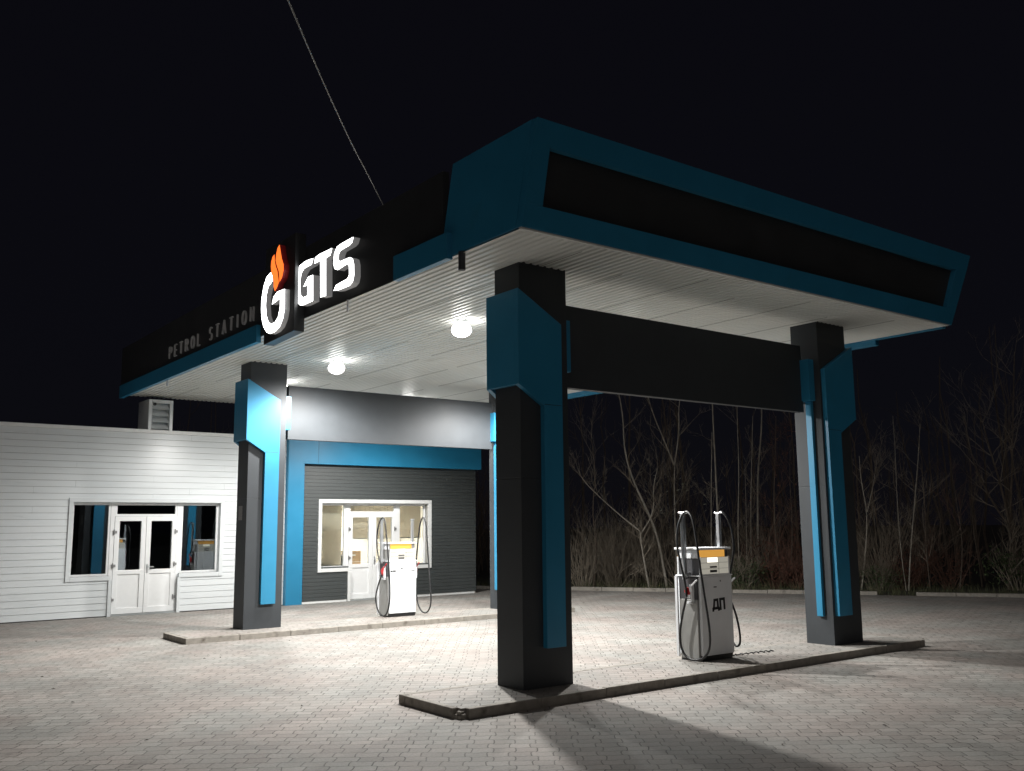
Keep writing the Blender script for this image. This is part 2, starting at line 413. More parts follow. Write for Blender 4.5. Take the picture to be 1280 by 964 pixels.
# leaning blue front fascia with dark recess
ZT, LEAN = 6.55, .33
def fy(z): return CY0 - LEAN * (z - ZS) / (ZT - ZS)
f = MB(); xr_b, xr_t = CX1, 8.72
def xr(z): return xr_b + (xr_t - xr_b) * (z - ZS) / (ZT - ZS)
zi0, zi1 = 5.63, 6.27
def bar(z0, z1, xa0, xa1, xb0, xb1, t=.11):
    # prism between heights z0,z1; x from xa(z) to xb(z); thickness t inward
    f.hexa([(xa0, fy(z0), z0), (xb0, fy(z0), z0), (xb0, fy(z0) + t, z0), (xa0, fy(z0) + t, z0),
            (xa1, fy(z1), z1), (xb1, fy(z1), z1), (xb1, fy(z1) + t, z1), (xa1, fy(z1) + t, z1)])
xl0 = CX0
bar(ZS + .021, zi0, xl0, xl0, xr(ZS), xr(zi0)); bar(zi1, ZT, xl0, xl0, xr(zi1), xr(ZT))
bar(zi0, zi1, xl0, xl0, -.56, -.58); bar(zi0, zi1, 8.28, 8.34, xr(zi0), xr(zi1))
# left cheek of the blue corner: slanted end parallel to the front lean
f.hexa([(xl0, CY0 + .11, ZS + .021), (xl0 + .1, CY0 + .11, ZS + .021), (xl0 + .1, .56, ZS + .021), (xl0, .56, ZS + .021),
        (xl0, fy(ZT) + .11, ZT), (xl0 + .1, fy(ZT) + .11, ZT), (xl0 + .1, .27, ZT), (xl0, .27, ZT)])
# right cheek
f.hexa([(xr_b - .1, CY0 + .11, ZS - .02), (xr_b, CY0 + .11, ZS - .02), (xr_b, .56, ZS - .02), (xr_b - .1, .56, ZS - .02),
        (xr_t - .1, fy(ZT) + .11, ZT), (xr_t, fy(ZT) + .11, ZT), (xr_t - .1, .27, ZT), (xr_t - .2, .27, ZT)])
f.build('corner_fascia', m_blue, canopy, bevel=.006)
s = MB(); s.hexa([(-.57, fy(zi0) + .085, zi0 - .01), (8.3, fy(zi0) + .085, zi0 - .01), (8.3, fy(zi0) + .105, zi0 - .01), (-.57, fy(zi0) + .105, zi0 - .01),
                  (-.59, fy(zi1) + .085, zi1 + .01), (8.36, fy(zi1) + .085, zi1 + .01), (8.36, fy(zi1) + .105, zi1 + .01), (-.59, fy(zi1) + .105, zi1 + .01)])
s.build('recessed_panel', m_fdark, canopy)
# black parapets: left, right, back
for nm, x0, x1, y0, y1 in [('parapet', CX0 - .0, CX0 + .1, .5, CY1), ('parapet', CX1 - .1, CX1, .5, CY1), ('parapet', CX0 + .1, CX1 - .1, CY1 - .1, CY1)]:
    s = MB(); s.box(x0 + .004, x1 - .004, y0, y1 - .004, ZS + .021, ZT - .02); s.build(nm, m_fdark, canopy)
# low blue strips
for x0, x1, y0, y1, z0, z1 in [(CX0 - .07, CX0 + .02, .3, 1.62, ZS - .03, 5.66), (CX0 - .07, CX0 + .02, 6.35, 15.06, 5.25, 5.56),
                               (CX1 - .06, CX1 + .06, .3, 15.0, 5.24, 5.6)]:
    s = MB(); s.box(x0, x1, y0, y1, z0, z1); s.build('blue_strip', m_blue, canopy, bevel=.005)
# logo backing box
s = MB(); s.prism([(4.55, 5.13), (5.75, 5.09), (5.75, 6.74), (4.55, 6.74)], lambda a, b, d: (d, a, b), -1.0, CX0 + .002)
s.build('sign_backing_box', m_fdark, canopy, bevel=.006)
# drain stubs at the soffit edge
for (yy, zz, r_, mm) in [(.1, 5.14, .045, m_dark), (3.1, 5.18, .016, m_white), (11.54, 5.12, .022, m_white)]:
    s = MB(); s.cyl((CX0 + .02, yy, ZS + .02), (CX0 + .02, yy, zz), r_, 12); s.build('drain_spout', mm, canopy, smooth=False)

# columns -----------------------------------------------------------
WX, WY, LX, LY = .777, .522, 6.251, 8.814
def column(bx, by, mx, my):
    # local design: outer corner is at (0,0); inner face at x=WX.  mx,my mirror it
    X = (lambda a: bx + a) if not mx else (lambda a: bx + WX - a)
    Y = (lambda a: by + a) if not my else (lambda a: by + WY - a)
    def bxs(m, x0, x1, y0, y1, z0, z1):
        xa, xb = sorted((X(x0), X(x1))); ya, yb = sorted((Y(y0), Y(y1))); m.box(xa, xb, ya, yb, z0, z1)
    c = MB(); bxs(c, 0, WX, 0, WY, HK - .01, 2.62); bxs(c, 0, WX, 0, WY, 2.626, ZS + .03); bxs(c, .006, WX - .006, .006, WY - .006, 2.5, 2.7)
    col = c.build('column', m_dark, canopy, bevel=.004)
    P = .08
    poly = [(-P, 4.99), (.62, 4.60), (.61, .57), (.31, .57), (.32, 3.53), (-P, 3.775)]
    if mx: poly = [(-P, 5.0), (.735, 4.55), (.715, .56), (.365, .56), (.375, 3.5), (-P, 3.755)]
    for front in (True, False):
        m = MB()
        if not front: poly = [(-P, 4.99), (.55, 4.60), (.54, .57), (.24, .57), (.25, 3.53), (-P, 3.775)]
        m.prism(poly, (lambda a, z, d: (X(a), Y(-d), z)) if front else (lambda a, z, d: (X(a), Y(WY + d), z)), .0, P)
        cl = m.build('blue_cladding', m_blue, col, bevel=.004)
        if front:
            q = MB(); bxs(q, (.38 if mx else .325), (.70 if mx else .60), -P - .0012, -P + .002, 3.54, 3.547); q.build('panel_joint', m_fdark, cl)
    m = MB(); bxs(m, -P, -.0, 0, WY, 3.775 + .001, 4.989); m.build('blue_cladding', m_blue, col, bevel=.004)
    # inner face: short block and long strip
    yA, yB = (.1, .42) if my == 0 else (WY - .42, WY - .1)
    yA, yB = (.1, .42)
    ys0, ys1 = .15, .26
    if my: ys0, ys1 = WY - ys1, WY - ys0; yA, yB = WY - .42, WY - .1
    m = MB(); bxs(m, WX, WX + .15, yA, yB, 4.03, 4.72); m.build('blue_block', m_blue, col, bevel=.004)
    m = MB(); bxs(m, WX, WX + .06, ys0, ys1, .55, 4.029); m.build('blue_strip', m_blue, col, bevel=.004)
    return col
c_near = column(0, 0, 0, 0); c_right = column(LX, 0, 1, 0)
c_left = column(0, LY, 0, 0); c_far = column(LX, LY, 1, 0)
# grey crossing panels between the columns
for y0 in (0, LY):
    s = MB(); s.box(WX + .16, LX - .105, y0 + .26, y0 + .38, 3.85, 4.97)
    s.build('hanging_panel', m_dark, canopy, bevel=.004)
s = MB(); s.box(-.006, -.001, LY + .2, LY + .4, 2.2, 2.48); s.build('notice_plate', m_paper, c_left)

# lamps ---------------------------------------------------------------
LAMP_W = 3000
DOWN = -1.0
BEAM = [(0.0, 0.0), (.1, .03), (.2, .08), (.28, .17), (.36, .29), (.46, .44), (.56, .57), (.7, .57), (.86, .46), (1.0, .39)]
def lamp_thing(label, loc):
    t = thing('ceiling_lamp', label, 'ceiling lamp', loc, 0, 'round lamps under the canopy')
    h = MB(); h.tube([(0, 0, .01), (0, 0, -.02), (0, 0, -.04), (0, 0, -.041)], [.13, .13, .12, .10], 28); h.build('housing', m_white, t)
    d = MB(); a_ = [math.pi * (.12 + .88 * q / 12) for q in range(13)]
    d.tube([(0, 0, -.15 + .118 * math.cos(q)) for q in a_], [max(.002, .165 * math.sin(q)) for q in a_], 28); d.build('diffuser', m_lamp, t, smooth=True)
    sp = bpy.data.lights.new('lamp_beam', 'POINT'); sp.energy = LAMP_W; sp.shadow_soft_size = .10
    sp.color = (1.0, .98, .945); sp.use_nodes = True; nt_ = sp.node_tree; em = nt_.nodes['Emission']
    # lens optics of the fitting: wide beam, strongest to the side, cut off near the horizontal
    gt = nt_.nodes.new('ShaderNodeTexCoord'); sx_ = nt_.nodes.new('ShaderNodeSeparateXYZ'); ab = nt_.nodes.new('ShaderNodeMath'); ab.operation = 'MULTIPLY'; ab.inputs[1].default_value = DOWN
    rp = nt_.nodes.new('ShaderNodeValToRGB'); nt_.links.new(gt.outputs['Normal'], sx_.inputs[0]); nt_.links.new(sx_.outputs[2], ab.inputs[0]); nt_.links.new(ab.outputs[0], rp.inputs[0])
    el = rp.color_ramp.elements; vals = BEAM
    el[0].position, el[1].position = vals[0][0], vals[-1][0]
    for e_, v_ in ((el[0], vals[0][1]), (el[1], vals[-1][1])): e_.color = (v_, v_, v_, 1)
    for pz, v_ in vals[1:-1]: e_ = el.new(pz); e_.color = (v_, v_, v_, 1)
    nt_.links.new(rp.outputs[0], em.inputs['Strength'])
    so = bpy.data.objects.new('lamp_beam', sp); COL.objects.link(so); so.parent = t; so.location = (0, 0, -.36)
    return t
LPOS = [(1.36, 3.30, ZS), (1.38, 7.8, ZS)]
l0 = lamp_thing('lit round ceiling lamp nearest the camera, beside the top of the near column', LPOS[0])
LAMPS = [(LPOS[1], 'lit round ceiling lamp just in front of the grey hanging panel by the left column'),
         ((5.4, 3.5, ZS), 'lit round ceiling lamp behind the dark hanging panel on the right'),
         ((5.5, 7.7, ZS), 'lit round ceiling lamp hidden behind the near column, by the far column')]
LAMPS += [((1.6, 11.0, ZS), 'dimmer lit ceiling lamp hidden behind the left column, near the shop wall'),
          ((5.5, 11.9, ZS), 'dimmer lit ceiling lamp peeking over the grey hanging panel before the shop front')]
for loc, lb in LAMPS:
    t = dup(l0, loc, lb)
    kf = .45 if 'dimmer' in lb else .56 if loc[0] > 4 else .64
    for ch in t.children:
        if ch.type == 'LIGHT' and kf != 1: ch.data = ch.data.copy(); ch.data.energy = LAMP_W * kf

# ------------------------------------------------------------------ signs
def px_poly(pts, x): return [tuple(plane_pt(300 + a / 6.425, 290 + b / 6.425, 0, x).yz) for a, b in pts]
def soft(poly, k=1):
    return [tuple(q) for q in smooth_pts([(a, b, 0) for a, b in poly], k, True)]
def soft2(poly, k=1): return [(q[0], q[1]) for q in soft(poly, k)]
lx = lambda a, b, d: (d, a, b)
gts = thing('letter_sign', 'glowing white GTS channel letters on the black canopy edge', 'sign', (-.9, 3.5, 5.5))
XF = -.93
PG = [(588, 212), (555, 222), (520, 238), (480, 272), (455, 325), (445, 400), (446, 500), (458, 562), (485, 591), (515, 586), (586, 553), (586, 345), (548, 362), (510, 440), (541, 428), (541, 512), (508, 527), (489, 512), (483, 470), (483, 400), (492, 335), (515, 295), (545, 278), (575, 262)]
PT = [(740, 130), (640, 178), (605, 205), (597, 255), (645, 232), (645, 525), (690, 513), (690, 210), (725, 188)]
PS = [(912, 40), (820, 90), (778, 120), (757, 175), (750, 255), (760, 296), (785, 306), (862, 256), (876, 275), (877, 345), (864, 375), (770, 428), (752, 472), (790, 468), (880, 432), (905, 402), (916, 350), (915, 260), (905, 215), (882, 204), (802, 238), (791, 225), (793, 180), (806, 150), (880, 108), (900, 85)]
for pts in (PG, PT, PS):
    m = MB(); m.prism(px_poly(pts, XF), lx, XF, CX0 - .002, 1, 0)
    m.build('letter', [m_letter, m_letterside], gts, offset=(-.9, 3.5, 5.5))
logo = thing('logo_sign', 'glowing white ring shaped G with an orange flame, left of the white letters', 'sign', (-1.05, 5.1, 5.8))
XL = -1.09
PR = [(248, 325), (213, 365), (190, 440), (175, 530), (170, 620), (175, 700), (190, 765), (215, 807), (245, 818), (285, 800), (320, 760), (345, 695), (358, 620), (360, 458), (300, 480), (270, 522), (257, 583), (323, 534), (321, 610), (305, 685), (280, 725), (252, 740), (228, 722), (212, 670), (207, 590), (212, 510), (228, 440), (263, 392), (258, 350)]
FA = [(277, 180), (262, 200), (252, 235), (248, 275), (251, 320), (262, 360), (270, 400), (270, 440), (280, 476), (298, 445), (312, 405), (306, 355), (300, 312), (286, 272), (279, 230)]
FB = [(318, 102), (302, 128), (291, 178), (286, 230), (297, 275), (311, 315), (315, 358), (317, 405), (338, 365), (351, 305), (350, 260), (336, 215), (327, 160)]
m = MB(); m.prism(px_poly(PR, XL), lx, XL, -1.002, 1, 0); m.build('ring_letter', [m_letter, m_letterside], logo, offset=(-1.05, 5.1, 5.8))
for pts in (FA, FB):
    m = MB(); m.prism(px_poly(pts, XL - .01), lx, XL - .01, -1.002, 1, 0); m.build('flame', [m_flame, m_red], logo, offset=(-1.05, 5.1, 5.8))
# PETROL STATION in thin grey letters
def arc(cx, cy, rx, ry, a0, a1, n=10): return [(cx + rx * math.cos(R(a0 + (a1 - a0) * i / n)), cy + ry * math.sin(R(a0 + (a1 - a0) * i / n))) for i in range(n + 1)]
bowl = [(0, 1)] + arc(.3, .75, .28, .25, 90, -90, 8) + [(0, .5)]
GL = {'P': [[(0, 0), (0, 1)], bowl], 'E': [[(.5, 1), (0, 1), (0, 0), (.5, 0)], [(0, .52), (.42, .52)]], 'T': [[(0, 1), (.6, 1)], [(.3, 1), (.3, 0)]],
      'R': [[(0, 0), (0, 1)], bowl, [(.28, .5), (.58, 0)]], 'O': [arc(.36, .5, .36, .5, 0, 360, 22)], 'L': [[(0, 1), (0, 0), (.5, 0)]],
      'S': [arc(.27, .74, .25, .26, 40, 250, 10)[:-1] + arc(.27, .25, .25, .25, 75, -140, 10)], 'A': [[(0, 0), (.32, 1), (.64, 0)], [(.12, .34), (.52, .34)]],
      'I': [[(.1, 0), (.1, 1)]], 'N': [[(0, 0), (0, 1), (.55, 0), (.55, 1)]]}
GW = {'P': .6, 'E': .5, 'T': .6, 'R': .6, 'O': .72, 'L': .5, 'S': .54, 'A': .64, 'I': .2, 'N': .55}
txt = 'PETROL STATION'; hgt = .245; y_a, y_b = 11.36, 6.64
tot = sum(GW.get(ch, .55) for ch in txt) * hgt; gap = ((y_a - y_b) - tot) / (len(txt) - 1)
ps = thing('lettering_sign', 'thin unlit grey PETROL STATION lettering on the black canopy edge', 'sign', (CX0 - .02, 9, 5.7))
u0 = y_a
for ch in txt:
    if ch != ' ':
        m = MB()
        for st in GL[ch]:
            for q in ribbon([(a * hgt, b * hgt) for a, b in st], .021):
                m.prism([(u0 - a.x, 5.70 + a.y) for a in q], lx, CX0 - .035, CX0 - .0)
        m.build('letter', m_text, ps, offset=(CX0 - .02, 9, 5.7))
    u0 -= GW.get(ch, .55) * hgt + gap

# ------------------------------------------------------------------ shop building (local x = along the wall, local y = into the building)
A0 = Vector((-3.23, 14.76, 0)); AW = R(1.3515)
shop = thing('shop_building', 'low shop with white siding wing and anthracite front framed by a blue portal', 'building', A0, AW)
# white siding boards around the opening
def boards(s0, s1, z0, z1, pitch, holes, lap, mi_mat, name, y_out=0.0):
    m = MB(); nb = int(round((z1 - z0) / pitch)); ph = (z1 - z0) / nb
    for r_ in range(nb):
        a, b = z0 + r_ * ph, z0 + (r_ + 1) * ph; segs = [(s0, s1)]
        for (h0, h1, q0, q1) in holes:
            if min(b, q1) - max(a, q0) > ph * .5:
                ns = []
                for (e0, e1) in segs:
                    if h1 <= e0 or h0 >= e1: ns.append((e0, e1)); continue
                    if h0 > e0: ns.append((e0, h0))
                    if h1 < e1: ns.append((h1, e1))
                segs = ns
        for (e0, e1) in segs:
            cuts = [e0]; xq = e0 + 3.0 + (r_ % 3) * .9
            while xq < e1 - .5: cuts.append(xq); xq += 3.6
            cuts.append(e1)
            for ca, cb in zip(cuts, cuts[1:]):
                wv = rnd.uniform(-.0012, .0012)
                m.hexa([(ca + .0006, y_out - lap + wv, a + .004), (cb - .0006, y_out - lap - wv, a + .004), (cb - .0006, .03, a + .004), (ca + .0006, .03, a + .004),
                        (ca + .0006, y_out - .002 + wv, b - .001), (cb - .0006, y_out - .002 - wv, b - .001), (cb - .0006, .03, b - .001), (ca + .0006, .03, b - .001)])
    return m.build(name, mi_mat, shop, fix=False)
def wallbox(m, s0, s1, z0, z1, holes, y0=.031, y1=.2):
    xs = sorted({s0, s1, *[h for q in holes for h in q[:2] if s0 < h < s1]}); zs = sorted({z0, z1, *[h for q in holes for h in q[2:] if z0 < h < z1]})
    for a, b in zip(xs, xs[1:]):
        for c, d in zip(zs, zs[1:]):
            if any(h[0] <= a and b <= h[1] and h[2] <= c and d <= h[3] for h in holes): continue
            m.box(a, b, y0, y1, c, d)
HW = [(1.38, 4.93, .95, 2.7), (2.28, 3.94, -.1, .95)]
HD = [(7.8, 11.32, .92, 2.71), (8.66, 10.36, -.1, .92)]
boards(-7.0, 6.71, .02, 4.40, .1525, HW, .013, m_siding, 'white_siding')
boards(7.2, 13.08, .06, 3.76, .1, HD, .008, m_dsiding, 'dark_siding')
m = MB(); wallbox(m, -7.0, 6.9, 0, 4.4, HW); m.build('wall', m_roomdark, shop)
m = MB(); wallbox(m, 6.9, 13.08, 0, 4.4, HD); m.build('wall', m_room, shop)
m = MB(); m.box(-7.0, 6.7, -.03, .25, 4.401, 4.49); m.box(6.7, 13.1, .02, .25, 4.401, 4.47); m.build('coping', m_trim, shop, bevel=.006)
for a, b in ((7.2, 8.6), (10.42, 13.0)): m = MB(); m.box(a, b, -.03, .0, .0, .05); m.build('plinth_strip', m_trim, shop)
# portal
m = MB(); m.prism([(6.72, 0), (7.19, 0), (7.19, 3.77), (13.2, 3.77), (13.2, 4.5), (6.72, 4.5)], lambda a, b, d: (a, d, b), -.15, .03)
m.build('blue_portal', m_bluewall, shop, bevel=.005)
m = MB(); m.box(6.705, 13.18, -.14, .1, 4.51, 4.56); m.box(7.6, 7.606, -.153, -.149, 3.78, 4.49); m.build('portal_cap', m_dark, shop)
# room shells
def shell(s0, s1, y0, y1, z1, mw, mf):
    m = MB(); m.box(s0, s1, y1, y1 + .1, 0, z1); m.box(s0 - .1, s0, y0, y1, 0, z1); m.box(s1, s1 + .1, y0, y1, 0, z1); m.box(s0, s1, y0, y1, z1, z1 + .1)
    m.build('room_wall', mw, shop)
    m = MB(); m.box(s0, s1, y0, y1, -.02, .03); m.build('room_floor', mf, shop)
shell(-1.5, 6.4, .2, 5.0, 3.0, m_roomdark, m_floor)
shell(7.5, 12.95, .2, 4.2, 3.0, m_room, m_floor)
m = MB(); m.box(-7.0, 13.08, .25, 7.0, 4.25, 4.4); m.build('roof', m_roof, shop)
m = MB(); m.box(13.02, 13.08, .2, 7.0, 0, 4.2); m.box(-7.0, -6.9, .2, 7.0, 0, 4.2); m.box(-6.9, 13.0, 6.9, 7.0, 0, 4.2); m.build('outer_wall', m_dsiding, shop)

def glazing(S0, S1, Z0, Z1, Lp, D0, D1, Rp, zt, zd, gl, trim_m, rev, labelish):
    """outer trim ring S0..S1,Z0..Z1 with the door running to the ground between Lp and Rp posts"""
    # trim ring (proud of the wall) and reveals
    t = .1; m = MB(); yo = -.04
    m.box(S0, S1, yo, .0, Z1 - t, Z1); m.box(S0, S0 + t, yo, .0, Z0, Z1 - t - .001); m.box(S1 - t, S1, yo, .0, Z0, Z1 - t - .001)
    m.box(S0 + t + .001, Lp[0] + .02, yo, .0, Z0, Z0 + t); m.box(Rp[1] - .02, S1 - t - .001, yo, .0, Z0, Z0 + t)
    m.box(Lp[0] - .03, Lp[0] + .05, yo, .0, 0, Z0 - .001); m.box(Rp[1] - .05, Rp[1] + .03, yo, .0, 0, Z0 - .001)
    m.build('window_trim', trim_m, shop, bevel=.004)
    m = MB(); i0, i1 = S0 + t - .02, S1 - t + .02
    m.box(i0, i1, .001, rev + .06, Z1 - t - .015, Z1 - t + .02); m.box(i0, i0 + .02, .001, rev + .06, Z0 + t, Z1 - t - .016); m.box(i1 - .02, i1, .001, rev + .06, Z0 + t, Z1 - t - .016)
    m.box(i0 + .021, Lp[0], .001, rev + .06, Z0 + t - .02, Z0 + t); m.box(Rp[1], i1 - .021, .001, rev + .06, Z0 + t - .02, Z0 + t)
    m.box(Lp[0] - .0, Lp[0] + .02, .001, rev + .06, 0.03, Z0 + t - .021); m.box(Rp[1] - .02, Rp[1] + .0, .001, rev + .06, 0.03, Z0 + t - .021)
    m.build('reveal', trim_m, shop)
    y0, y1 = rev - .035, rev + .03; fw_ = .05
    zb, ze = Z0 + t, Z1 - t - .016
    def sash(a, b, c, d, name='window'):
        q = MB(); q.box(a, b, y0, y1, d - fw_, d); q.box(a, b, y0, y1, c, c + fw_); q.box(a, a + fw_, y0, y1, c + fw_ + .0005, d - fw_ - .0005); q.box(b - fw_, b, y0, y1, c + fw_ + .0005, d - fw_ - .0005)
        o = q.build(name, m_upvc, shop, bevel=.004)
        q = MB(); q.box(a + fw_ - .01, b - fw_ + .01, rev - .006, rev + .006, c + fw_ - .01, d - fw_ + .01); q.build('pane', gl, o)
        return o
    sash(i0 + .021, Lp[1] - .1, zb, ze); sash(Rp[0] + .1, i1 - .021, zb, ze)
    for a in (Lp[1] - .099, Rp[0]): q = MB(); q.box(a, a + .099, y0 - .01, y1, .03, ze); q.build('door_post', m_upvc, shop, bevel=.004)
    sash(Lp[1] + .001, Rp[0] - .001, zt, ze, 'transom_window')
    # two door leaves
    mid = (Lp[1] + Rp[0]) / 2
    for side, (a, b) in enumerate([(Lp[1] + .004, mid - .004), (mid + .004, Rp[0] - .004)]):
        st = .115; q = MB()
        q.box(a, b, y0 - .02, y1, zt - .004 - st, zt - .004); q.box(a, b, y0 - .02, y1, .04, .04 + st * 1.2); q.box(a, b, y0 - .02, y1, zd - .1, zd)
        for c, d in [(.04 + st * 1.2, zd - .1), (zd, zt - .004 - st)]:
            q.box(a, a + st, y0 - .02, y1, c + .0005, d - .0005); q.box(b - st, b, y0 - .02, y1, c + .0005, d - .0005)
        door = q.build('door', m_upvc, shop, bevel=.005)
        q = MB(); q.box(a + st - .01, b - st + .01, rev - .006, rev + .006, zd - .01, zt - st + .006); q.build('pane', gl, door)
        q = MB(); q.box(a + st - .01, b - st + .01, rev - .03, rev + .006, .04 + st * 1.2 - .01, zd - .1 + .01); q.build('lower_panel', m_upvc, door)
        hx = b - .03 if side else a + .0
        for hz in (.35, 1.15, 1.95):
            q = MB(); q.box(hx - .02, hx + .05, y0 - .045, y0 - .021, hz, hz + .06); q.box(hx - .02, hx + .0, y0 - .055, y0 - .021, hz - .03, hz + .09); q.build('hinge', m_brass, door)
        if side == 1:
            q = MB(); q.box(a + .035, a + .075, y0 - .032, y0 - .021, .98, 1.2); q.tube([(a + .055, y0 - .03, 1.13), (a + .055, y0 - .075, 1.13), (a + .075, y0 - .08, 1.13), (a + .2, y0 - .078, 1.128)], .012, 8)
            q.build('handle', m_steel, door)
    q = MB(); q.box(Lp[1] - .1, Rp[0] + .1, .0, rev + .1, -.01, .032); q.build('threshold', m_grey, shop)
glazing(1.28, 5.02, .85, 2.79, (2.27, 2.36), 0, 0, (3.86, 3.93), 2.36, 1.07, m_glassd, m_siding, .15, 'w')
glazing(7.70, 11.42, .82, 2.81, (8.66, 8.74), 0, 0, (10.28, 10.36), 2.43, 1.0, m_glassl, m_trim, .2, 'd')

def at_shop(s, y, z=0): return A0 + Matrix.Rotation(AW, 3, 'Z') @ Vector((s, y, z))
def in_shop(name, label, cat, s, y, z): return thing(name, label, cat, at_shop(s, y, z), AW)
# lit room contents
t = in_shop('room_lamp', 'lit square panel lamp on the ceiling inside the lit shop room', 'ceiling lamp', 10.0, 2.0, 3.0)
m = MB(); m.box(-.34, .34, -.34, .34, -.05, 0); m.build('frame', m_upvc, t); m = MB(); m.box(-.3, .3, -.3, .3, -.058, -.051); m.build('diffuser', m_roomlamp, t)
for s0, s1, z0, z1, lb in [(7.86, 8.6, .98, 2.66, 'long beige roller blind behind the left pane of the lit shop window'), (8.72, 11.26, 1.72, 2.68, 'wide half lowered beige roller blind behind the lit shop door')]:
    t = in_shop('roller_blind', lb, 'roller blind', s0, .33, 0)
    m = MB(); nn = int((s1 - s0) / .06)
    for q in range(nn):
        a, b = (s1 - s0) * q / nn, (s1 - s0) * (q + 1) / nn; ya = .004 * math.sin(q * 1.3); yb = .004 * math.sin((q + 1) * 1.3)
        m.hexa([(a, ya, z0), (b, yb, z0), (b, yb + .004, z0), (a, ya + .004, z0), (a, ya, z1), (b, yb, z1), (b, yb + .004, z1), (a, ya + .004, z1)])
    m.build('fabric', m_blind, t)
    m = MB(); m.cyl((0, .03, z1 + .02), (s1 - s0, .03, z1 + .02), .03, 12); m.build('roller_tube', m_upvc, t)
    m = MB(); m.box(0, s1 - s0, -.008, .012, z0 - .022, z0 - .001); m.build('bottom_bar', m_grey, t)
t = in_shop('desk', 'brown desk standing behind the lit shop door', 'desk', 9.6, 1.3, .03)
m = MB(); m.box(-1.3, 1.5, -.35, .35, .72, .75); m.build('tabletop', m_wood, t, bevel=.004)
for a in (-1.28, 1.44): m = MB(); m.box(a, a + .04, -.33, .33, 0, .719); m.build('side_panel', m_wood, t)
t = in_shop('computer_monitor', 'black computer monitor on the desk, behind the left leaf of the lit door', 'monitor', 9.02, 1.15, .78)
m = MB(); m.box(-.2, .2, -.02, .02, .12, .46); m.build('screen', m_mon, t, bevel=.006); m = MB(); m.box(-.02, .02, .0, .03, .02, .2); m.build('stem', m_mon, t); m = MB(); m.box(-.12, .12, -.08, .1, 0, .018); m.build('base', m_mon, t)
t = in_shop('cardboard_box', 'brown cardboard box on the desk, right of the black monitor', 'box', 9.48, 1.35, .78)
m = MB(); m.box(-.24, .24, -.16, .16, 0, .56); m.build('body', m_card, t, bevel=.006); m = MB(); m.box(-.24, .24, -.165, -.161, .24, .25); m.box(-.06, .06, -.166, -.161, .42, .46); m.build('tape', m_trim, t)
t = in_shop('wall_poster', 'pale green printed sheet on the wall of the lit shop room', 'poster', 9.9, 4.18, 1.2)
m = MB(); m.box(-.7, .5, -.01, .0, 0, .85); m.build('sheet', m_green, t); m = MB(); m.box(-.74, .54, -.015, -.011, .86, .9); m.build('hanger_bar', m_upvc, t)
t = in_shop('printer', 'grey printer on the sill behind the left pane of the lit shop window', 'printer', 8.15, .62, .0)
m = MB(); m.box(-.2, .22, -.15, .2, .98, 1.22); m.build('body', m_grey, t, bevel=.02); m = MB(); m.box(-.25, .3, -.2, .25, .93, .975); m.build('shelf', m_wood, t); m = MB(); m.box(-.15, .17, -.17, -.152, 1.02, 1.06); m.build('paper_slot', m_mon, t)
t = in_shop('roof_vent', 'white louvred vent box standing on the roof edge of the white wing', 'vent', 3.3, .1, 4.49)
m = MB(); m.box(-.3, .3, .1, .7, 0, .76); m.box(-.3, -.22, -.12, .1, 0, .76); m.box(.22, .3, -.12, .1, 0, .76); m.box(-.219, .219, -.12, .1, .68, .76); m.build('housing', m_siding, t, bevel=.005)
m = MB()
for q in range(4):
    z = .03 + q * .165
    m.hexa([(-.215, -.11, z), (.215, -.11, z), (.215, -.09, z), (-.215, -.09, z), (-.215, .06, z + .15), (.215, .06, z + .15), (.215, .08, z + .15), (-.215, .08, z + .15)])
m.build('louvre', m_siding, t)
m = MB(); m.cyl((-.16, -.16, .64), (-.16, -.1, .64), .035, 10); m.build('sensor', m_mon, t)

